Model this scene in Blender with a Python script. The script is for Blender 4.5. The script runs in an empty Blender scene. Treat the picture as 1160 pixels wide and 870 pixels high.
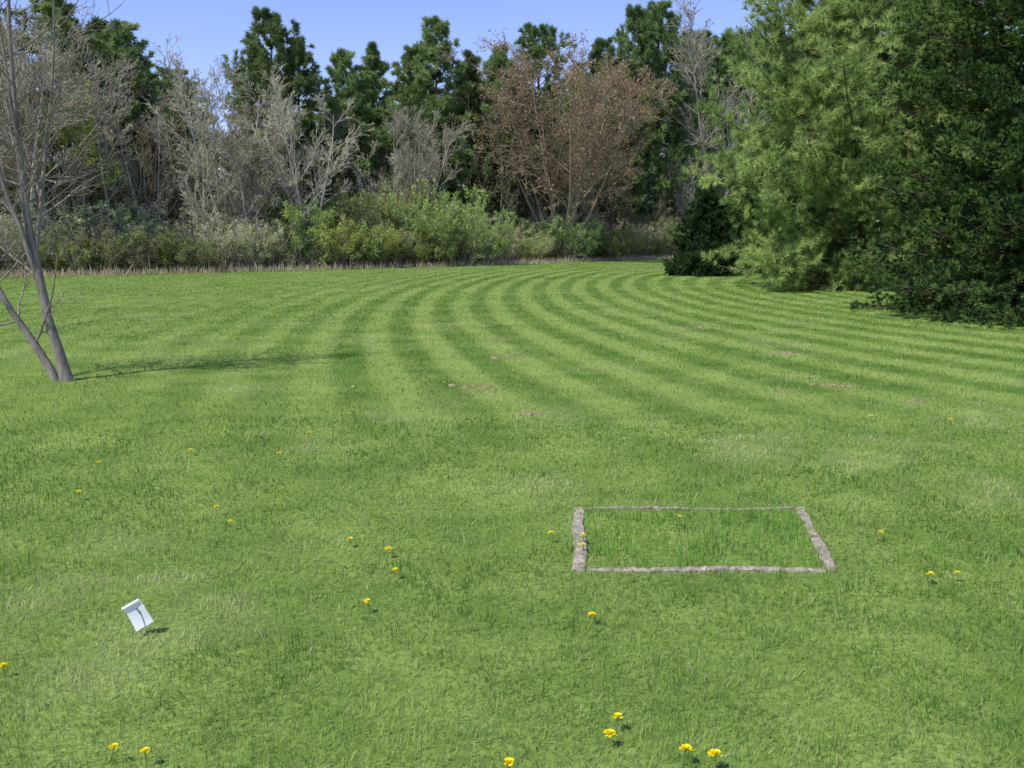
import bpy, math, numpy as np
from mathutils import Vector
R=np.random.default_rng
scene=bpy.context.scene
scene.view_settings.view_transform='Standard'
scene.view_settings.look='None'
scene.view_settings.exposure=0

# ------------------------------------------------------------------ helpers
def mesh_from(name,parts,mats,cols=None):
    """parts: list of (V,F(tri),rnd per vert, mat index, smooth)"""
    Vs=[];Fs=[];rn=[];mi=[];sm=[];off=0
    for V,F,r,m,s in parts:
        V=np.asarray(V,float).reshape(-1,3);F=np.asarray(F,int).reshape(-1,3)
        Vs.append(V);Fs.append(F+off);off+=len(V)
        rn.append(np.broadcast_to(np.asarray(r,float),(len(V),)))
        mi.append(np.full(len(F),m));sm.append(np.full(len(F),s))
    V=np.concatenate(Vs);F=np.concatenate(Fs);rn=np.concatenate(rn);mi=np.concatenate(mi);sm=np.concatenate(sm)
    me=bpy.data.meshes.new(name)
    me.vertices.add(len(V));me.vertices.foreach_set('co',V.astype(np.float32).ravel())
    me.loops.add(len(F)*3);me.loops.foreach_set('vertex_index',F.astype(np.int32).ravel())
    me.polygons.add(len(F));me.polygons.foreach_set('loop_start',(np.arange(len(F))*3).astype(np.int32))
    for m in mats: me.materials.append(m)
    me.polygons.foreach_set('material_index',mi.astype(np.int32))
    me.polygons.foreach_set('use_smooth',sm.astype(bool))
    a=me.attributes.new('rnd','FLOAT','POINT');a.data.foreach_set('value',rn.astype(np.float32))
    if cols is not None:
        c=me.attributes.new('tint','FLOAT_COLOR','POINT')
        c.data.foreach_set('color',np.concatenate([cols,np.ones((len(cols),1))],1).astype(np.float32).ravel())
    me.update(calc_edges=True)
    return me
def add_obj(name,me,loc=(0,0,0),rz=0,sc=(1,1,1),parent=None):
    o=bpy.data.objects.new(name,me);o.location=loc;o.rotation_euler=(0,0,rz);o.scale=sc
    scene.collection.objects.link(o)
    if parent: o.parent=parent
    return o
def empty(name,loc=(0,0,0)):
    o=bpy.data.objects.new(name,None);o.location=loc;o.empty_display_size=.3
    scene.collection.objects.link(o);return o
def nrm(a): return a/np.maximum(np.linalg.norm(a,axis=-1,keepdims=True),1e-9)
def vnoise(x,y,scale,octs,seed,rough=.55):
    tab=R(seed).uniform(0,1,(256,256));out=0;amp=1;tot=0;s=scale
    for o in range(octs):
        u=x*s+o*17.3+500;v=y*s+o*31.7+500;i=np.floor(u).astype(int);j=np.floor(v).astype(int);a=u-i;b=v-j
        a=a*a*(3-2*a);b=b*b*(3-2*b);g=lambda p,q:tab[p&255,q&255]
        out=out+amp*((g(i,j)*(1-a)+g(i+1,j)*a)*(1-b)+(g(i,j+1)*(1-a)+g(i+1,j+1)*a)*b)
        tot+=amp;amp*=rough;s*=2.03
    return out/tot
def sstep(x,a,b):
    t=np.clip((x-a)/(b-a),0,1);return t*t*(3-2*t)
def tubes(P,Rr,ns):
    n,m,_=P.shape
    T=nrm(np.gradient(P,axis=1))
    d0=np.abs(nrm(P[:,-1]-P[:,0]));ref=np.zeros((n,3));ref[np.arange(n),np.argmin(d0,axis=1)]=1
    u=nrm(np.cross(T,ref[:,None,:]));w=np.cross(T,u)
    a=np.arange(ns)*2*np.pi/ns
    V=P[:,:,None,:]+Rr[:,:,None,None]*(np.cos(a)[None,None,:,None]*u[:,:,None,:]+np.sin(a)[None,None,:,None]*w[:,:,None,:])
    b=(np.arange(n)*m*ns)[:,None,None];r=(np.arange(m-1)*ns)[None,:,None];k=np.arange(ns)[None,None,:];k2=(k+1)%ns
    A=b+r+k;B=b+r+k2;C=A+ns;D=B+ns
    F=np.concatenate([np.stack([A,B,D],-1).reshape(-1,3),np.stack([A,D,C],-1).reshape(-1,3)])
    return V.reshape(-1,3),F
def polyl(rng,P0,D,L,r0,r1,k,wob,up):
    n=len(P0);P=np.zeros((n,k+1,3));P[:,0]=P0;d=nrm(D)
    for i in range(k):
        P[:,i+1]=P[:,i]+d*(L/k)[:,None]
        d=nrm(d+rng.normal(0,wob,(n,3))+np.array([0,0,1.])*up)
    t=np.linspace(0,1,k+1)[None,:]
    return P,r0[:,None]*(1-t)+r1[:,None]*t
def branch(rng,P,Rr,cnt,ratio,ang,t0,k,wob,up,rr,minr,t1=1.0,taperlen=.5,flat=0):
    n,m,_=P.shape
    idx=np.repeat(np.arange(n),cnt);N=len(idx)
    t=rng.uniform(t0,t1,N)*(m-1);i=np.minimum(t.astype(int),m-2);f=(t-i)[:,None]
    pos=P[idx,i]*(1-f)+P[idx,i+1]*f
    T=nrm(P[idx,i+1]-P[idx,i])
    rad=Rr[idx,i]*(1-f[:,0])+Rr[idx,i+1]*f[:,0]
    q=rng.normal(0,1,(N,3));q[:,2]*=(1-flat)
    perp=nrm(q-(q*T).sum(1,keepdims=True)*T)
    a=rng.uniform(math.radians(ang[0]),math.radians(ang[1]),N)[:,None]
    D=np.cos(a)*T+np.sin(a)*perp
    Lp=np.linalg.norm(np.diff(P,axis=1),axis=2).sum(1)[idx]
    L=Lp*rng.uniform(ratio[0],ratio[1],N)*(1-taperlen*t/(m-1))
    r0=np.maximum(rad*rr,minr)
    return polyl(rng,pos,D,L,r0,np.maximum(r0*.35,minr*.7),k,wob,up)
def tufts(rng,C,D,n,ln,w,spread,rnd):
    N=len(C);C=np.repeat(C,n,0);D=np.repeat(nrm(D),n,0);M=len(C)
    d=nrm(D+rng.normal(0,spread,(M,3)));s=nrm(np.cross(d,rng.normal(0,1,(M,3))))
    l=ln*rng.uniform(.6,1.15,(M,1));ww=w*rng.uniform(.7,1.3,(M,1))
    V=np.stack([C+d*l*.05-s*ww*.5,C+d*l*.05+s*ww*.5,C+d*l],1)
    r=np.repeat(rnd,n)+rng.uniform(-.12,.12,M)
    return V.reshape(-1,3),np.arange(M*3).reshape(-1,3),np.repeat(r,3)
def leaves(rng,C,size,rnd):
    n=len(C);a=nrm(rng.normal(0,1,(n,3)));b=nrm(np.cross(a,rng.normal(0,1,(n,3))))
    s=size*rng.uniform(.5,1.3,(n,1))
    V=np.stack([C-a*s*.5,C+b*s*.32,C+a*s*.5,C-b*s*.32],1)
    i=np.arange(n)*4;F=np.concatenate([np.stack([i,i+1,i+2],1),np.stack([i,i+2,i+3],1)])
    return V.reshape(-1,3),F,np.repeat(rnd,4)
def pts_along(rng,P,cnt,t0=0,t1=1):
    n,m,_=P.shape;idx=np.repeat(np.arange(n),cnt);N=len(idx)
    t=rng.uniform(t0,t1,N)*(m-1);i=np.minimum(t.astype(int),m-2);f=(t-i)[:,None]
    return P[idx,i]*(1-f)+P[idx,i+1]*f,nrm(P[idx,i+1]-P[idx,i]),idx

# ------------------------------------------------------------------ material helpers
class NT:
    def __init__(s,name):
        s.m=bpy.data.materials.new(name);s.m.use_nodes=True;s.t=s.m.node_tree;s.t.nodes.clear()
        s.out=s.t.nodes.new('ShaderNodeOutputMaterial')
    def n(s,ty,**kw):
        x=s.t.nodes.new(ty)
        for k,v in kw.items(): setattr(x,k,v)
        return x
    def l(s,a,b): s.t.links.new(a,b)
    def setin(s,sock,v):
        if isinstance(v,bpy.types.NodeSocket): s.l(v,sock)
        else: sock.default_value=v
    def math(s,op,a,b=0,c=None,clamp=False):
        x=s.n('ShaderNodeMath',operation=op,use_clamp=clamp);s.setin(x.inputs[0],a);s.setin(x.inputs[1],b)
        if c is not None:s.setin(x.inputs[2],c)
        return x.outputs[0]
    def noise(s,vec,scale,detail=3,rough=.55):
        x=s.n('ShaderNodeTexNoise');s.l(vec,x.inputs['Vector']);x.inputs['Scale'].default_value=scale
        x.inputs['Detail'].default_value=detail;x.inputs['Roughness'].default_value=rough;return x.outputs['Fac']
    def rng(s,v,a,b,c=0,d=1,smooth=False):
        x=s.n('ShaderNodeMapRange');
        if smooth:x.interpolation_type='SMOOTHSTEP'
        s.setin(x.inputs[0],v)
        for i,q in enumerate((a,b,c,d)): x.inputs[i+1].default_value=q
        return x.outputs[0]
    def mix(s,f,a,b,bt='MIX'):
        x=s.n('ShaderNodeMix',data_type='RGBA',blend_type=bt)
        s.setin(x.inputs[0],f)
        for i,v in ((6,a),(7,b)):
            if isinstance(v,bpy.types.NodeSocket): s.l(v,x.inputs[i])
            else: x.inputs[i].default_value=(*v,1)
        return x.outputs[2]
    def pos(s): return s.n('ShaderNodeNewGeometry').outputs['Position']
    def attr(s): return s.n('ShaderNodeAttribute',attribute_name='rnd').outputs['Fac']
    def objrnd(s): return s.n('ShaderNodeObjectInfo').outputs['Random']
    def finish(s,col,rough=.8,trans=0,bump=None,spec=.3,bstr=.5,bdist=.02):
        p=s.n('ShaderNodeBsdfPrincipled');s.setin(p.inputs['Base Color'],col if isinstance(col,bpy.types.NodeSocket) else (*col,1))
        p.inputs['Roughness'].default_value=rough;p.inputs['Specular IOR Level'].default_value=spec
        if bump is not None:
            b=s.n('ShaderNodeBump');b.inputs['Strength'].default_value=bstr;b.inputs['Distance'].default_value=bdist
            s.l(bump,b.inputs['Height']);s.l(b.outputs[0],p.inputs['Normal'])
        sh=p.outputs[0]
        if trans:
            tr=s.n('ShaderNodeBsdfTranslucent');s.setin(tr.inputs[0],col if isinstance(col,bpy.types.NodeSocket) else (*col,1))
            mx=s.n('ShaderNodeMixShader');mx.inputs[0].default_value=trans
            s.l(sh,mx.inputs[1]);s.l(tr.outputs[0],mx.inputs[2]);sh=mx.outputs[0]
        s.l(sh,s.out.inputs[0]);return s.m
    def diffuse(s,col,trans=0):
        p=s.n('ShaderNodeBsdfDiffuse');s.setin(p.inputs[0],col if isinstance(col,bpy.types.NodeSocket) else (*col,1));sh=p.outputs[0]
        if trans:
            tr=s.n('ShaderNodeBsdfTranslucent');s.setin(tr.inputs[0],col if isinstance(col,bpy.types.NodeSocket) else (*col,1))
            mx=s.n('ShaderNodeMixShader');mx.inputs[0].default_value=trans
            s.l(sh,mx.inputs[1]);s.l(tr.outputs[0],mx.inputs[2]);sh=mx.outputs[0]
        s.l(sh,s.out.inputs[0]);return s.m

# turf colour at a place on the lawn (mowing pattern = nested ovals; light and dark of leaning blades painted into the colour); same formula in turf() and in the ground material
LO=np.array([.095,.225,.032]);HI=np.array([.385,.515,.14]);STRAW=np.array([.57,.58,.28])
PER=.82
def turf(x,y):
    wob=.10*np.sin(.22*x+.8)+.12*np.sin(.15*y+.1*x+2)
    r=np.sqrt((x-12)**2+((y-26)/2.4)**2)
    s=sstep(np.sin((r+wob)*2*np.pi/PER),-.75,.8)*2-1
    mask=(.14+.86*sstep(y,5.5,10.5))*(1-.72*sstep(r,14.5,19))*(.35+.65*sstep(vnoise(x,y,.35,2,902),.25,.65))
    f=.48+s*mask*.34+(vnoise(x,y,.5,3,903)-.5)*.9+(vnoise(x,y*1.5,2.6,3,904)-.5)*.9+(vnoise(x,y,13,2,905)-.5)*.6
    f=np.clip(f,0,1)[:,None]
    c=LO*(1-f)+HI*f
    st=(sstep(vnoise(x*.8,y,.9,4,906,.7),.56,.76)*.7)[:,None]
    return c*(1-st)+STRAW*st
mg=NT('grass_blades');ca=mg.n('ShaderNodeAttribute',attribute_name='tint').outputs['Color'];MG=mg.diffuse(ca,.40)
mr=NT('lawn_soil_and_thatch');p=mr.pos();sx=mr.n('ShaderNodeSeparateXYZ');mr.l(p,sx.inputs[0]);gx,gy=sx.outputs[0],sx.outputs[1]
M=mr.math
dx=M('SUBTRACT',gx,12.0);dy=M('DIVIDE',M('SUBTRACT',gy,26.0),2.4)
rr_=M('SQRT',M('ADD',M('MULTIPLY',dx,dx),M('MULTIPLY',dy,dy)))
w1=M('MULTIPLY',M('SINE',M('MULTIPLY_ADD',gx,.22,.8)),.10)
w2=M('MULTIPLY',M('SINE',M('ADD',M('MULTIPLY_ADD',gy,.15,2.0),M('MULTIPLY',gx,.1))),.12)
rw=M('ADD',rr_,M('ADD',w1,w2))
s_=mr.rng(M('SINE',M('MULTIPLY',rw,2*math.pi/PER)),-.75,.8,-1,1,True)
mk_=M('MULTIPLY',mr.rng(gy,5.5,10.5,.14,1,True),mr.rng(rr_,14.5,19,1,.28,True))
b=mr.noise(p,30,3,.7);b2=mr.noise(p,1.2,3,.6)
f_=M('ADD',M('MULTIPLY',M('MULTIPLY',s_,mk_),.28),mr.rng(b2,.3,.7,.2,.9),clamp=True)
c=mr.mix(f_,(.08,.17,.025),(.29,.38,.10));c=mr.mix(mr.rng(b,.35,.65,.0,.7),c,(.085,.115,.032))
MGR=mr.diffuse(c)
def mk_leaf(name,dark,light,trans=.3,objvar=.4):
    m=NT(name);a=m.attr()
    col=m.mix(m.rng(a,0,1),dark,light)
    if objvar>.01:
        o=m.objrnd();hs=m.n('ShaderNodeHueSaturation')
        m.l(m.rng(o,0,1,1-objvar,1+objvar),hs.inputs['Value']);m.l(col,hs.inputs['Color'])
        m.l(m.rng(m.math('FRACT',m.math('MULTIPLY',o,7.3)),0,1,.485,.51),hs.inputs['Hue']);col=hs.outputs[0]
    return m.diffuse(col,trans)
def mk_bark(name,a,b,sc=8,detail=2):
    m=NT(name);tc=m.n('ShaderNodeTexCoord').outputs['Object']
    mp=m.n('ShaderNodeMapping');mp.inputs['Scale'].default_value=(1,1,.25);m.l(tc,mp.inputs[0])
    n=m.noise(mp.outputs[0],sc,detail,.7)
    col=m.mix(m.rng(n,.3,.7),a,b)
    o=m.objrnd();hs=m.n('ShaderNodeHueSaturation');m.l(m.rng(o,0,1,.75,1.25),hs.inputs['Value']);m.l(col,hs.inputs['Color'])
    return m.diffuse(hs.outputs[0])
M_pine=mk_leaf('pine_needles',(.075,.135,.045),(.31,.40,.15),.3,objvar=.3)
M_npine=mk_leaf('soft_pine_needles',(.13,.23,.065),(.58,.68,.24),.40,objvar=.0)
M_spruce=mk_leaf('spruce_needles',(.026,.062,.022),(.15,.23,.06),.15,objvar=.0)
M_dspruce=mk_leaf('dark_spruce_needles',(.02,.045,.02),(.08,.13,.04),.2,objvar=.1)
M_spring=mk_leaf('spring_leaves',(.28,.38,.05),(.56,.66,.12),.4)
M_bushg=mk_leaf('bush_leaves',(.20,.30,.08),(.47,.59,.19),.4,objvar=.3)
M_bud=mk_leaf('maple_buds',(.21,.145,.08),(.47,.34,.20),.3,objvar=.05)
M_tan=mk_leaf('tan_buds',(.28,.29,.14),(.54,.54,.28),.3)
M_barkg=mk_bark('grey_bark',(.31,.285,.23),(.56,.52,.44))
M_barkb=mk_bark('brown_bark',(.20,.175,.13),(.40,.35,.27))
M_barkr=mk_bark('reddish_bark',(.19,.155,.11),(.36,.30,.21))
M_barkn=mk_bark('young_maple_bark',(.14,.12,.10),(.36,.32,.27),14,5)
M_barkf=mk_bark('pale_twig_bark',(.23,.21,.16),(.42,.38,.30))
M_cbark=mk_bark('conifer_bark',(.05,.04,.032),(.12,.10,.08))
M_dry=mk_leaf('dry_grass',(.44,.39,.22),(.74,.68,.45),.3)

# ------------------------------------------------------------------ tree generators
def conifer(name,seed,H,Lmax,prof,z0,nb,n2,n3,tn,tl,tw,mat,trunk_r,el=(5,45),up=.05,flat=.6,spread=.45,core=0.15,tc=2,r2=(.25,.5),zexp=.92,tfar=.3,twigs=True,lj=(.7,1.12)):
    rng=R(seed);parts=[]
    P,Rr=polyl(rng,np.zeros((1,3)),np.array([[0,0,1.]]),np.array([H]),np.array([trunk_r]),np.array([.02]),10,.012,.05)
    V,F=tubes(P,Rr,8);parts.append((V,F,.5,0,True))
    t=(np.arange(nb)+rng.uniform(0,1,nb))/nb
    z=(z0+(H*.985-z0)*t**zexp)
    fr=z/H;L=Lmax*prof(fr)*rng.uniform(lj[0],lj[1],nb)
    az=np.arange(nb)*2.4+rng.uniform(-.5,.5,nb)
    e=np.radians(np.interp(fr,[0,.12,.35,1],[el[0],el[0]*.3+3,el[0]*.1+8,el[1]])+rng.uniform(-8,8,nb))
    D=np.stack([np.cos(az)*np.cos(e),np.sin(az)*np.cos(e),np.sin(e)],1)
    i=np.clip((fr*10).astype(int),0,9);f=(fr*10-i)[:,None]
    P0=P[0,i]*(1-f)+P[0,i+1]*f
    r0=np.clip(L*.010,.006,.045)
    B1,R1=polyl(rng,P0,D,L,r0,r0*.3,6,.06,up)
    B1[:,:,2]=np.maximum(B1[:,:,2],.08)
    V,F=tubes(B1,R1,4);parts.append((V,F,.5,0,True))
    B2,R2=branch(rng,B1,R1,n2,r2,(30,65),core,4,.08,up*.8,.5,.004,flat=flat,taperlen=.55)
    if twigs: V,F=tubes(B2,R2,3);parts.append((V,F,.5,0,True))
    g1=np.repeat(rng.uniform(0,1,nb),n2)
    B3,R3=branch(rng,B2,R2,n3,(.3,.6),(25,60),.1,2,.08,up,.5,.003,flat=flat*.7,taperlen=.4)
    g2=np.repeat(g1*.5+rng.uniform(0,.5,len(B2)),n3)
    C,T,idx=pts_along(rng,B3,tc,.2,1);V,F,r=tufts(rng,C,T+[0,0,.12],tn,tl,tw,spread,g2[idx]);parts.append((V,F,r,1,False))
    C,T,idx=pts_along(rng,B2,max(2,n3//2),tfar,1)
    V,F,r=tufts(rng,C,T+[0,0,.12],tn,tl,tw,spread,(g1*.5+.3)[idx]);parts.append((V,F,r,1,False))
    C,T,idx=pts_along(rng,B1,6,.6,1);V,F,r=tufts(rng,C,T,tn,tl,tw,spread,np.full(len(C),.7));parts.append((V,F,r,1,False))
    return mesh_from(name,parts,[M_cbark,mat])
def bare_parts(rng,H,stems,spread,leaf=False,nleaf=0,lsize=.1,up=.08,cnt=(9,6,5),tr=.13,minr=.008,clear=.25,ang=(22,50),rat0=(.28,.5),tl=.5,jit=.05):
    parts=[]
    a=rng.uniform(0,.8,stems)+np.arange(stems)*6.28/max(stems,1)*(1 if stems<6 else 2.39*stems/6.28);s=spread*np.sqrt((np.arange(stems)+.5)/stems) if stems>5 else (spread*rng.uniform(.4,1,stems) if stems>1 else np.full(1,.04))
    D=np.stack([np.cos(a)*s,np.sin(a)*s,np.ones(stems)],1)
    P0=np.stack([np.cos(a)*.12,np.sin(a)*.12,np.full(stems,-.05)],1)*(0 if stems==1 else 1)
    L=H*rng.uniform(.8,.98,stems)
    P,Rr=polyl(rng,P0,D,L,np.full(stems,tr),np.full(stems,minr),8,.05,.04)
    V,F=tubes(P,Rr,6 if tr>.05 else 3);parts.append((V,F,.5,0,True))
    lv=[(P,Rr)]
    rat=[rat0,(.35,.65),(.35,.7)]
    for i,c in enumerate(cnt):
        p,r=lv[-1]
        q=branch(rng,p,r,c,rat[i],ang,clear if i==0 else .2,[5,3,1][i],.09,up,.55,minr,taperlen=tl)
        lv.append(q);V,F=tubes(q[0],q[1],3);parts.append((V,F,.5,0,True))
    if leaf and nleaf:
        C,T,idx=pts_along(rng,lv[-1][0],nleaf,.3,1)
        C=C+rng.normal(0,jit,C.shape)
        V,F,r=leaves(rng,C,lsize,rng.uniform(0,1,len(C)));parts.append((V,F,r,1,False))
    return parts
def bare_tree(name,seed,H,stems,spread,bark,leafmat=None,nleaf=0,lsize=.1,**kw):
    return mesh_from(name,bare_parts(R(seed),H,stems,spread,leafmat is not None,nleaf,lsize,**kw),[bark]+([leafmat] if leafmat else []))
def thicket(name,seed,n,Lx,Ly,hr,bark,kinds):
    """a run of bushes Lx long; kinds: list of (leaf material, leaves per twig, leaf size)"""
    rng=R(seed);parts=[];mats=[bark]+[k[0] for k in kinds]
    for i in range(n):
        k=rng.integers(len(kinds));H=rng.uniform(*hr)
        ox=(i+rng.uniform(0,1))/n*Lx-Lx/2;oy=rng.uniform(-Ly/2,Ly/2)
        for V,F,r,m,s in bare_parts(rng,H,11,.8,True,kinds[k][1],kinds[k][2],cnt=(7,5,4),tr=.02,minr=.008,clear=.1,up=.03,jit=.07):
            parts.append((np.asarray(V)+[ox,oy,0],F,r,0 if m==0 else 1+k,s))
    return mesh_from(name,parts,mats)

# ------------------------------------------------------------------ terrain
EX=[-90,-60,-40,-21,-12,0,12,25,50,110];EY=[6,14,24,36,43,54.5,70,80,90,100]
edge=lambda x:np.interp(x,EX,EY)
def behind(X,o): return X-.62*o, edge(X)+.78*o
def rise(o): return .02+max(o-3,0)*.045
def grid(xs,ys,zf):
    X,Y=np.meshgrid(xs,ys,indexing='ij');Z=zf(X,Y);V=np.stack([X,Y,Z],-1).reshape(-1,3)
    nx,ny=len(xs),len(ys);i=(np.arange(nx-1)*ny)[:,None]+np.arange(ny-1)[None,:]
    A=i;B=i+ny;C=i+ny+1;D=i+1
    F=np.concatenate([np.stack([A,B,C],-1).reshape(-1,3),np.stack([A,C,D],-1).reshape(-1,3)]);return V,F
V,F=grid(np.linspace(-900,900,41),np.linspace(-300,1500,41),lambda X,Y:X*0)
add_obj('ground',mesh_from('ground',[(V,F,.5,0,False)],[MGR]))
mf=NT('leaf_litter');p=mf.pos();n=mf.noise(p,3,4,.7)
c=mf.mix(mf.rng(n,.3,.7),(.17,.13,.08),(.42,.36,.22));c=mf.mix(mf.rng(mf.noise(p,.4,2),.5,.65),c,(.17,.22,.08))
MF=mf.diffuse(c)
rng=R(3)
xs=np.linspace(-75,100,120);os_=np.array([0,1,2,4,6,9,13,18,24,32,42,60])
VV=[]
for x in xs:
    j=rng.uniform(-.5,.5)
    for k,o in enumerate(os_):
        a,b=behind(x,o+(j if k==0 else 0));VV.append((a,b,.012 if o<2.5 else rise(o)))
ny=len(os_);i=(np.arange(len(xs)-1)*ny)[:,None]+np.arange(ny-1)[None,:]
F=np.concatenate([np.stack([i,i+ny,i+ny+1],-1).reshape(-1,3),np.stack([i,i+ny+1,i+1],-1).reshape(-1,3)])
add_obj('forest_floor',mesh_from('forest_floor',[(np.array(VV),F,.5,0,False)],[MF]))

# ------------------------------------------------------------------ grass
def blades(rng,X,h,w,lean,simple=False):
    n=len(X)
    cl=vnoise(X[:,0],X[:,1],9,2,771)
    hh=h*rng.uniform(.45,1.2,n)*(.40+1.2*cl)
    hh=np.where(rng.uniform(0,1,n)<.08,hh*1.5,hh)
    ww=w*rng.uniform(.6,1.3,n)
    az=rng.uniform(0,2*np.pi,n)*.7+vnoise(X[:,0],X[:,1],6,1,772)*7;ln=np.abs(rng.normal(0,lean,n));fa=az+rng.uniform(-1.2,1.2,n)+np.pi/2
    dx=np.cos(az);dy=np.sin(az);sx=np.cos(fa)*ww/2;sy=np.sin(fa)*ww/2
    z=np.zeros(n)
    b=np.stack([X[:,0],X[:,1],z-.002],1);s=np.stack([sx,sy,z],1)
    l1=ln if not simple else np.minimum(ln*1.4,1.5)
    m=b+np.stack([dx*np.sin(l1)*hh*.5,dy*np.sin(l1)*hh*.5,np.cos(l1)*hh*.5],1)
    rv=rng.uniform(0,1,n)
    if simple:
        t=b+(m-b)*2;V=np.stack([b-s,b+s,t],1).reshape(-1,3)
        return V,np.arange(n*3).reshape(-1,3),rv,3
    l2=np.minimum(ln*2.0,1.7)
    t=m+np.stack([dx*np.sin(l2)*hh*.5,dy*np.sin(l2)*hh*.5,np.cos(l2)*hh*.5],1)
    V=np.stack([b-s,b+s,m-s*.8,m+s*.8,t],1).reshape(-1,3)
    i=np.arange(n)*5
    F=np.concatenate([np.stack([i,i+1,i+3],1),np.stack([i,i+3,i+2],1),np.stack([i+2,i+3,i+4],1)])
    return V,F,rv,5
PC=np.array([[.33,4.10],[1.56,4.10],[1.72,5.08],[.40,5.08]])
hw=[.020,.026,.012,.032]
EP=[(-.38,9.41,.17),(0,11.9,.19),(.16,7.95,.10),(3.93,12.4,.2),(3.54,9.58,.17),(4.03,8.62,.09),(3.26,15.9,.2),(-.2,14.1,.15),(2.9,9.2,.07),(.45,2.35,.05)]
def seg_d(X,a,b):
    ab=b-a;t=np.clip(((X-a)@ab)/(ab@ab),0,1);return np.linalg.norm(X-(a+t[:,None]*ab),axis=1)
rng=R(77)
ys=np.exp(np.linspace(math.log(.6),math.log(64),90));parts=[];COL=[]
for k in range(89):
    y0,y1=ys[k],ys[k+1];ym=(y0+y1)/2
    wx=.76*ym+2.0
    dens=9500*min(1,(2.8/ym))**1.6
    n=int(dens*(y1-y0)*2*wx)
    X=np.stack([rng.uniform(-wx,wx,n),rng.uniform(y0,y1,n)],1)
    X=X[X[:,1]<edge(X[:,0])+.8]
    ins=np.zeros(len(X),bool)
    if ym<7:
        keep=np.ones(len(X),bool)
        cov=sstep(vnoise(X[:,0],X[:,1],5,2,55),.45,.7)
        for q in range(4):
            d=seg_d(X,PC[q],PC[(q+1)%4]);keep&=(d>hw[q])|(rng.uniform(0,1,len(X))<(.18,.18,.45,.18)[q]+cov*.5)
        X=X[keep]
        ins=(X[:,0]>.4)&(X[:,0]<1.65)&(X[:,1]>4.13)&(X[:,1]<5.05)
    w_=.0029*max(1,ym/3.0)**.88;h=.040*max(1,ym/10)**.15
    simple=ym>8
    V,F,rv,nv=blades(rng,X,h,w_,.72,simple)
    if ins.any():
        V=V.reshape(-1,5,3);V[ins,:,2]*=1.5;V=V.reshape(-1,3)
    c=turf(X[:,0],X[:,1])
    c=c*(1.26-.55*rv[:,None]);c[ins]*=[.95,1.08,.9]
    for (ex,ey,es) in EP:   # turf thins and dries round the worn spots
        q=np.exp(-((X[:,0]-ex)**2+((X[:,1]-ey)*.8)**2)/(es*1.1)**2)[:,None]*.9;c=c*(1-q)+np.array([.32,.25,.15])*q
    dead=rv>.95;c[dead]=c[dead]*.3+np.array([.64,.60,.34])*.7
    COL.append(np.repeat(np.clip(c,0,.8),nv,0))
    parts.append((V,F,0.5,0,False))
add_obj('lawn_grass',mesh_from('lawn_grass',parts,[MG],np.concatenate(COL)))
ms=NT('weathered_concrete');p=ms.pos();n=ms.noise(p,22,6,.7);n2=ms.noise(p,90,3,.7)
c=ms.mix(ms.rng(n,.35,.65),(.19,.16,.12),(.50,.44,.36));c=ms.mix(ms.rng(n2,.52,.68),c,(.14,.115,.08));c=ms.mix(ms.rng(ms.noise(p,7,3),.5,.66,0,.6),c,(.14,.16,.06))
MS=ms.finish(c,.9,bump=n2,spec=.2,bdist=.006)
border=empty('plot_border_stone',(1.0,4.6,0))
for k in range(4):
    a=PC[k];b=PC[(k+1)%4];L=np.linalg.norm(b-a);d=(b-a)/L;nn=np.array([-d[1],d[0]])
    rr=R(200+k);ns=int(L/.02)
    cut=.036 if k%2==0 else -.020
    ts=np.linspace(cut,L-cut,ns)
    Vp=[];ph=rr.uniform(0,6)
    for t in ts:
        wl=hw[k]*(1+rr.normal(0,.10)+.22*math.sin(t*9+ph));wr=hw[k]*(1+rr.normal(0,.10)+.22*math.sin(t*7+ph*2));h=.014+rr.normal(0,.002)+.006*math.sin(t*6+ph)
        c0=a+d*t
        for q,z in ((-wl,-.03),(-wl,h*.7),(-wl*.78,h),(wr*.78,h+rr.normal(0,.0015)),(wr,h*.7),(wr,-.03)):
            pt=c0+nn*q;Vp.append((pt[0]-1.0,pt[1]-4.6,z))
    Ff=[]
    for i in range(ns-1):
        for j in range(5):
            A=i*6+j;Ff+= [(A,A+1,A+7),(A,A+7,A+6)]
    e=(ns-1)*6
    for j in range(1,5): Ff+=[(0,j,j+1),(e,e+j+1,e+j)]
    add_obj('strip_%d'%(k+1),mesh_from('strip',[(Vp,Ff,.5,0,False)],[MS]),parent=border)

# ------------------------------------------------------------------ dandelions
my=NT('dandelion_yellow');MY=my.diffuse(my.mix(my.attr(),(.86,.68,.01),(.93,.84,.03)),.15)
mst=NT('dandelion_stem');MST=mst.diffuse((.16,.25,.06))
pos=[(-1.23,2.49),(-1.12,2.48),(.53,2.49),(.62,2.46),(-.01,2.41),(.31,2.59),(.34,2.67),(.335,3.47),(-.62,3.6),(-.54,3.99),(-.63,4.27),(-.85,4.43),(-1.56,4.69),(-1.73,4.96),(-2.67,5.27),(-1.875,3.04),(1.94,3.91),(2.1,3.96),(1.97,4.51),(.37,4.34),(.38,4.47),(.94,4.77),(.2,4.51)]
rng=R(5)
for _ in range(30): pos.append((rng.uniform(4.5,10),rng.uniform(16,27)))
for _ in range(60): 
    x=rng.uniform(-14,-5);pos.append((x,edge(x)-rng.uniform(1,5)))
for _ in range(30): y=rng.uniform(6,22);pos.append((rng.uniform(-.55,.58)*y,y))
parts=[]
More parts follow.
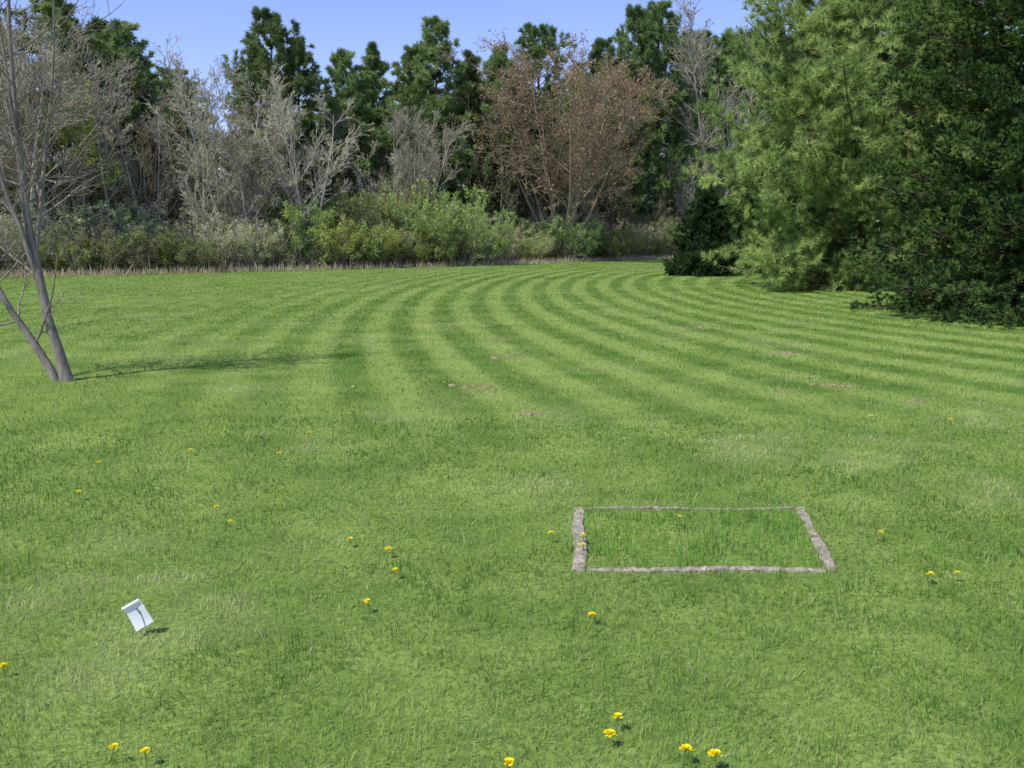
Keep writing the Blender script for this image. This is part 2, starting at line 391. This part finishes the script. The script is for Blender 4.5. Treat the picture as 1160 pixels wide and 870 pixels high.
for pi_,(x,y) in enumerate(pos):
    big=1.2 if y<6 else 1.4
    h=rng.uniform(.045,.06);rad=rng.uniform(.013,.018)*big
    if (x,y) in ((.53,2.49),(.62,2.46),(.31,2.59)): rad=.023
    tilt=rng.normal(0,.25,2)
    P=np.array([[[x,y,0],[x+tilt[0]*.01,y+tilt[1]*.01,h*.6],[x+tilt[0]*.02,y+tilt[1]*.02,h]]])
    V,F=tubes(P,np.full((1,3),.0018),5);parts.append((V,F,.5,1,True))
    n=46;a=rng.uniform(0,6.28,n);ly=rng.uniform(0,1,n)
    el=.12+ly*1.25
    d=np.stack([np.cos(a)*np.cos(el)+tilt[0]*.3,np.sin(a)*np.cos(el)+tilt[1]*.3,np.sin(el)],1)
    sd=np.stack([-np.sin(a),np.cos(a),a*0],1)
    C=np.array([x+tilt[0]*.02,y+tilt[1]*.02,h]);l=(rad*(1-.45*ly))[:,None];w_=rad*.16
    V=np.stack([C-sd*w_*.4+d*0,C+sd*w_*.4+d*0,C+d*l+sd*w_,C+d*l-sd*w_],1).reshape(-1,3)
    i=np.arange(n)*4;F=np.concatenate([np.stack([i,i+1,i+2],1),np.stack([i,i+2,i+3],1)])
    parts.append((V,F,np.repeat(ly,4),0,False))
add_obj('dandelions',mesh_from('dandelions',parts,[MY,MST]))

# ------------------------------------------------------------------ bare earth spots
md=NT('dry_earth');p=md.pos();n=md.noise(p,25,5,.75);MD=md.diffuse(md.mix(md.rng(n,.3,.7),(.16,.13,.075),(.36,.30,.19)))
parts=[]
for (x,y,s) in EP:
    for c in range(7):
        cx=x+rng.normal(0,s*.6);cy=y+rng.normal(0,s*.5);rr=s*rng.uniform(.15,.36)
        nr,na=4,11;Vp=[(cx,cy,.012+rng.uniform(0,.006))];Ff=[]
        for i in range(1,nr+1):
            for j in range(na):
                a=j*6.283/na;q=rr*i/nr*rng.uniform(.7,1.3)
                Vp.append((cx+q*math.cos(a),cy+q*math.sin(a),.017*(1-(i/nr)**2)+rng.normal(0,.003)-(.004 if i==nr else 0)))
        for j in range(na):
            Ff.append((0,1+j,1+(j+1)%na))
            for i in range(nr-1):
                A=1+i*na+j;B=1+i*na+(j+1)%na;Ff+=[(A,A+na,B+na),(A,B+na,B)]
        parts.append((Vp,Ff,.5,0,False))
add_obj('earth_patches',mesh_from('earth_patches',parts,[MD]))

# ------------------------------------------------------------------ marker flag
mw=NT('white_plastic');MW=mw.finish((.84,.84,.85),.45,.15,spec=.4)
mk=NT('black_print');MK=mk.finish((.03,.03,.035),.6)
mwire=NT('wire');MWI=mwire.finish((.25,.25,.25),.4)
flag=empty('marker_flag',(-1.53,3.36,0))
W,H=.074,.112
def sf(u,v): return .012*math.sin(u*2.6)+.007*math.sin(v*3+u*2)
Vp=[];Ff=[]
for i in range(9):
    for j in range(11):
        u=i/8;v=j/10;Vp.append((u*W,sf(u,v),v*H))
for i in range(8):
    for j in range(10):
        A=i*11+j;Ff+=[(A,A+11,A+12),(A,A+12,A+1)]
sh=add_obj('tag_sheet',mesh_from('tag_sheet',[(Vp,Ff,.5,0,True)],[MW]),parent=flag)
Vf=[];Ff=[]
for i in range(9):
    u=i/8;yb=sf(u,1)
    Vf+=[(u*W,yb,H),(u*W-.003,yb-.006,H+.002),(u*W-.005,yb-.009,H-.007)]
for i in range(8):
    for j in range(2):
        A=i*3+j;Ff+=[(A,A+3,A+4),(A,A+4,A+1)]
fl=add_obj('tag_flap',mesh_from('tag_flap',[(Vf,Ff,.5,0,False)],[MW]),parent=flag)
pr=[]
def pm(u0,v0,w_,h_):
    Vp=[]
    for u,v in((u0,v0),(u0+w_,v0),(u0+w_,v0+h_),(u0,v0+h_)):
        Vp.append((u,-.0015+sf(u/W,v/H),v))
    pr.append((Vp,[(0,1,2),(0,2,3)],.5,0,False))
pm(.040,.052,.003,.026);pm(.035,.078,.012,.0025)
pt=add_obj('tag_print',mesh_from('tag_print',pr,[MK]),parent=flag)
for q in (sh,fl,pt):
    q.location=(.01,0,.03);q.rotation_euler=(math.radians(-14),math.radians(-27),math.radians(14))
P=np.array([[[.045,.022,-.02],[.035,.024,.05],[.015,.03,.11]]]);V,F=tubes(P,np.full((1,3),.0016),6)
add_obj('wire_stake',mesh_from('wire_stake',[(V,F,.5,0,True)],[MWI]),parent=flag)

# ------------------------------------------------------------------ left young maple (two stems, bare)
rng=R(11);parts=[]
def poly(pts,r0,r1,m=12):
    pts=np.array(pts,float);t=np.linspace(0,1,len(pts));tt=np.linspace(0,1,m)
    P=np.stack([np.interp(tt,t,pts[:,k]) for k in range(3)],1)
    for _ in range(2): P[1:-1]=(P[:-2]+2*P[1:-1]+P[2:])/4
    P[1:-1]+=rng.normal(0,.012,(m-2,3))
    return P,r1+(r0-r1)*(1-np.linspace(0,1,m))**1.15
A=poly([(0,0,-.05),(-.14,0,.6),(-.28,0,1.4),(-.34,.05,2.4),(-.40,.05,3.4),(-.25,.1,4.6),(-.2,.1,6.2)],.062,.008)
A[1][0]=.080
B=poly([(-.12,.02,-.05),(-.26,.02,.3),(-.48,-.02,.62),(-.78,-.05,1.3),(-1.2,-.1,2.2),(-1.6,-.1,3.3),(-1.8,-.1,4.8)],.052,.008)
C_=poly([(-.27,0,1.3),(-.20,.1,1.9),(-.08,.15,2.7),(.06,.2,3.6),(.15,.2,5.2)],.032,.006)
D_=poly([(-.25,0,1.2),(-.40,-.1,1.9),(-.58,-.15,2.8),(-.70,-.2,3.8),(-.8,-.2,5.3)],.032,.006)
E_=poly([(-.34,.05,2.3),(-.25,-.15,2.9),(-.28,-.3,3.8),(-.15,-.35,5.2)],.026,.005)
P=np.stack([q[0] for q in (A,B,C_,D_,E_)]);Rr=np.stack([q[1] for q in (A,B,C_,D_,E_)])
V,F=tubes(P,Rr,10);parts.append((V,F,.5,0,True))
b1=branch(rng,P,Rr,20,(.18,.40),(38,75),.20,7,.08,.06,.36,.0048,taperlen=.45)
V,F=tubes(*b1,5);parts.append((V,F,.5,0,True))
b2=branch(rng,b1[0],b1[1],6,(.3,.6),(25,60),.15,5,.08,.05,.5,.0032)
V,F=tubes(*b2,4);parts.append((V,F,.5,0,True))
b3=branch(rng,b2[0],b2[1],4,(.3,.6),(25,50),.2,3,.08,.05,.6,.0023)
V,F=tubes(*b3,3);parts.append((V,F,.5,0,True))
C,T,idx=pts_along(rng,b3[0],2,.4,1);k=rng.uniform(0,1,len(C))<.3;C=C[k]
V,F,r=leaves(rng,C,.026,rng.uniform(0,1,len(C)));parts.append((V,F,r,1,False))
mrb=mk_leaf('red_buds',(.18,.07,.045),(.36,.15,.09),.3,objvar=0)
add_obj('young_maple_tree',mesh_from('young_maple_tree',parts,[M_barkn,mrb]),(-5.05,9.9,0))

# ------------------------------------------------------------------ big evergreens on the right
pp=lambda f:np.interp(f,[0,.05,.15,.28,.42,.6,.8,.95,1],[.78,.84,.94,1,.95,.74,.45,.15,.04])
me=conifer('white_pine',21,13.5,5.15,pp,.35,215,18,4,16,.26,.022,M_npine,.17,el=(-16,58),up=.10,flat=.3,spread=.6,core=.18,tc=3,r2=(.24,.44),zexp=1.15,tfar=.1,lj=(.62,1.15))
add_obj('white_pine_tree',me,(11.4,29.2,0))
ps=lambda f:np.interp(f,[0,.05,.3,.6,.85,1],[1,1,.86,.60,.25,.03])
me=conifer('spruce',22,14.5,3.6,ps,.1,430,16,4,14,.12,.023,M_spruce,.2,el=(-16,35),up=.06,flat=.85,spread=.40,core=.2,tc=3,r2=(.2,.40),zexp=1.35)
add_obj('spruce_tree',me,(11.2,18.7,0))
me=conifer('dark_spruce',23,3.9,1.6,ps,.05,150,11,4,8,.15,.035,M_dspruce,.07,el=(-8,45),up=.04,flat=.6,spread=.45,core=.15,tc=2,zexp=1.2)
add_obj('dark_spruce_tree',me,(8.4,38.8,0),0,(1,1,1.02))
add_obj('dark_spruce_tree',me,(20.5,37.5,0),1.3,(1.5,1.5,2.0))
add_obj('dark_spruce_tree',me,(11.6,42.5,0),2.3,(1.3,1.3,1.25))

# ------------------------------------------------------------------ forest
pf=[lambda f:np.interp(f,[0,.15,.4,.7,.9,1],[.6,.9,1,.75,.4,.08]),
    lambda f:np.interp(f,[0,.2,.5,.75,.92,1],[.5,.8,1,.85,.5,.12]),
    lambda f:np.interp(f,[0,.1,.3,.6,.85,1],[.9,1,.9,.6,.3,.05])]
pines=[conifer('forest_pine',40+i,14,[3.1,3.4,3.0,2.8][i],pf[i%3],[1,2,.8,1][i],74,9,3,8,.36,.055,M_pine,.18,el=(0,45),up=.05,flat=.75,spread=.5,core=.2,tc=2,twigs=False,lj=(.55,1.2)) for i in range(4)]
KB=dict(cnt=(15,8,6),tr=.10,minr=.013,ang=(18,48),clear=.2)
bares=[bare_tree('forest_bare',60+i,11,[1,2,3,1][i],.28,[M_barkg,M_barkb,M_barkg,M_barkg][i],M_tan,[2,2,1,2][i],.10,**KB) for i in range(4)]
redt=[bare_tree('forest_reddish',70+i,10,[2,1][i],.3,M_barkr,M_bud,2,.10,cnt=(14,8,5),tr=.10,minr=.012) for i in range(2)]
spring=bare_tree('spring_tree',95,9,2,.3,M_barkb,M_spring,5,.15,cnt=(12,8,5),tr=.1,minr=.008)
maple=bare_tree('maple',97,12.5,11,.62,M_barkr,M_bud,5,.115,cnt=(14,8,5),tr=.12,minr=.013,clear=.28,ang=(22,60),up=.02,rat0=(.28,.42),tl=.35,jit=.10)
fan=bare_tree('fan',98,9,7,.38,M_barkf,None,0,cnt=(14,9,6),tr=.07,minr=.010,clear=.35,ang=(15,40),up=.05)
low=[thicket('low_brush',300+i,9,9,1.8,(1.3,2.8),[M_barkg,M_barkb,M_barkg][i],[(M_tan,2,.065),(M_bushg,2,.07),(M_tan,2,.06)]) for i in range(3)]
tall=[thicket('tall_brush',310+i,9,9,2.6,(2.8,5.0),[M_barkb,M_barkg,M_barkg][i],[(M_tan,2,.09),(M_tan,2,.08),(M_bushg,2,.08)]) for i in range(3)]
green=[thicket('green_brush',320+i,4,5,1.8,(1.6,3.4),M_barkb,[(M_bushg,6,.09),(M_bushg,4,.085),(M_spring,3,.07)]) for i in range(2)]

rng=R(123)
def place(name,me,x,y,h,h0,z=0.0,parent=None,wx=1.0):
    s=h/h0;w_=s*wx*rng.uniform(.9,1.1);return add_obj(name,me,(x,y,z-.05),rng.uniform(0,6.28),(w_,w_,s),parent)
for x,y,h,k,wx in [(12.8,80,20.8,0,1.0),(10.2,77,19.2,1,.9),(-4.8,60,15,0,1.05),(-6.5,60.5,13.4,3,1),(-8.5,57,12.8,2,1.1),(-10.3,56,12.2,0,1),(-14,53,13.4,1,.9),(-12.3,53,12.4,3,.9),(-20.6,49,12.2,0,1.1),(-23,46.5,13.4,3,1.1),(-26,45,14,0,1.1),(-.9,66,14.6,3,1.1),(2,69,16.2,1,1),(7.4,75,17,3,1.1),(-2.6,62,13.4,2,1.1)]:
    place('pine_tree',pines[k],x,y,h,14,.5,wx=wx)
place('red_maple_tree',maple,3.4,63,14.2,12.5,.1)
place('bare_tree',fan,-6.2,55.5,9.3,9,.1)
place('bare_tree',bares[2],17.3,79,19,11,.3)
place('budding_tree',spring,-20.5,42,8.3,9,.1)
forest=empty('distant_trees')
def scatter(lst,h0,n,xr,orr,hr,wx=1.0,nm='tree'):
    for i in range(n):
        X=xr[0]+(xr[1]-xr[0])*(i+rng.uniform(0,1))/n;o=rng.uniform(*orr);x,y=behind(X,o)
        H=hr(x,y)*rng.uniform(.85,1.08)
        place(nm,lst[rng.integers(len(lst))],x,y,H,h0,rise(o),forest,wx)
sky_h=lambda x,y:1.6+y*np.interp(x/y,[-1,-.5,-.4,-.25,-.15,-.05,.05,.15,.3,.5],[.25,.235,.19,.19,.165,.18,.17,.205,.22,.24])
scatter(pines,14,34,(-45,60),(13,17),lambda x,y:sky_h(x,y)*.95,wx=1.25,nm='pine')
scatter(pines,14,28,(-40,70),(20,27),lambda x,y:sky_h(x,y)*.90,wx=1.4,nm='pine')
scatter(bares,11,18,(-38,-6),(3.5,9),lambda x,y:min(sky_h(x,y)*.82,12.5)*rng.uniform(.75,1.1),nm='bare')
scatter(bares,11,13,(-5,24),(4,9),lambda x,y:min(sky_h(x,y)*.7,12.5)*rng.uniform(.7,1.05),nm='bare')
scatter(bares,11,14,(-36,20),(9,13),lambda x,y:sky_h(x,y)*.85,nm='bare')
scatter(bares,11,18,(-24,-9),(3,9),lambda x,y:sky_h(x,y)*.90,nm='bare')
scatter(pines,14,4,(-5,2),(6,10),lambda x,y:sky_h(x,y)*.75,wx=1.1,nm='pine')
scatter(redt,10,5,(-20,-6),(5,9),lambda x,y:sky_h(x,y)*.72,nm='reddish')
scatter(redt,10,5,(4,14),(4,9),lambda x,y:sky_h(x,y)*.6,nm='reddish')
brush=empty('brush')
def run(lst,n,xr,o,L,nm,sc=1.0):
    for i in range(n):
        X=xr[0]+(xr[1]-xr[0])*(i+.5+rng.uniform(-.2,.2))/n;x,y=behind(X,o+rng.uniform(-.5,.5))
        d=edge(X+1)-edge(X-1);a=math.atan2(d,2)+(math.pi if rng.uniform()<.5 else 0)
        s=sc*rng.uniform(.85,1.15);add_obj(nm,lst[rng.integers(len(lst))],(x,y,rise(o)*.7-.03),a,(1,1,s),brush)
run(low,11,(-34,26),2.2,9,'low_brush')
run(tall,11,(-34,26),5,9,'tall_brush',.9)
run(tall,10,(-34,26),9,9,'tall_brush',1.15)
run(tall,5,(26,75),4,9,'tall_brush',1.2)
run(green,3,(-9.5,-1),1.6,5,'green_brush',1.05)
run(green,3,(-9,-1),3.8,5,'green_brush',1.3)
run(green,1,(-20,-14),2.5,5,'green_brush',.8)
run(green,4,(2,17),1.8,5,'green_brush',.8)
run(green,4,(26,75),6,5,'green_brush',1.5)
# dry grass verge
n=20000;X=rng.uniform(-40,30,n);o=rng.uniform(-.3,2.2,n)
x=X-.62*o;y=edge(X)+.78*o
V,F,r,nv=blades(rng,np.stack([x,y],1),.36,.032,.5)
add_obj('dry_grass_verge',mesh_from('dry_grass',[(V,F,np.repeat(r,nv),0,False)],[M_dry]))

# ------------------------------------------------------------------ light, sky, camera
el=math.radians(55);ax,ay=-.76,-.65
S=Vector((math.cos(el)*ax,math.cos(el)*ay,math.sin(el)))
sl=bpy.data.lights.new('sun','SUN');sl.energy=5.0;sl.angle=math.radians(.5);sl.color=(1,.955,.87)
so=bpy.data.objects.new('sun',sl);so.rotation_euler=S.to_track_quat('Z','Y').to_euler();so.location=(-20,-15,30);scene.collection.objects.link(so)
w=bpy.data.worlds.new('World');scene.world=w;w.use_nodes=True
nt=w.node_tree;bg=nt.nodes['Background'];sk=nt.nodes.new('ShaderNodeTexSky');sk.sky_type='NISHITA';sk.sun_disc=False
sk.sun_elevation=el;sk.sun_rotation=math.atan2(ax,ay);sk.air_density=1.0;sk.dust_density=.1;sk.ozone_density=4.5;sk.altitude=300
mx=nt.nodes.new('ShaderNodeMix');mx.data_type='RGBA';mx.blend_type='MULTIPLY';mx.inputs[0].default_value=1;mx.inputs[7].default_value=(1.32,1.13,1.36,1)
nt.links.new(sk.outputs[0],mx.inputs[6]);nt.links.new(mx.outputs[2],bg.inputs[0]);bg.inputs[1].default_value=.15
cd=bpy.data.cameras.new('camera');cd.lens=36*1000/1160;cd.clip_end=4000;cd.clip_start=.05
co=bpy.data.objects.new('camera',cd);co.location=(0,0,1.6);co.rotation_euler=(math.radians(90-9.37),0,0)
scene.collection.objects.link(co);scene.camera=co
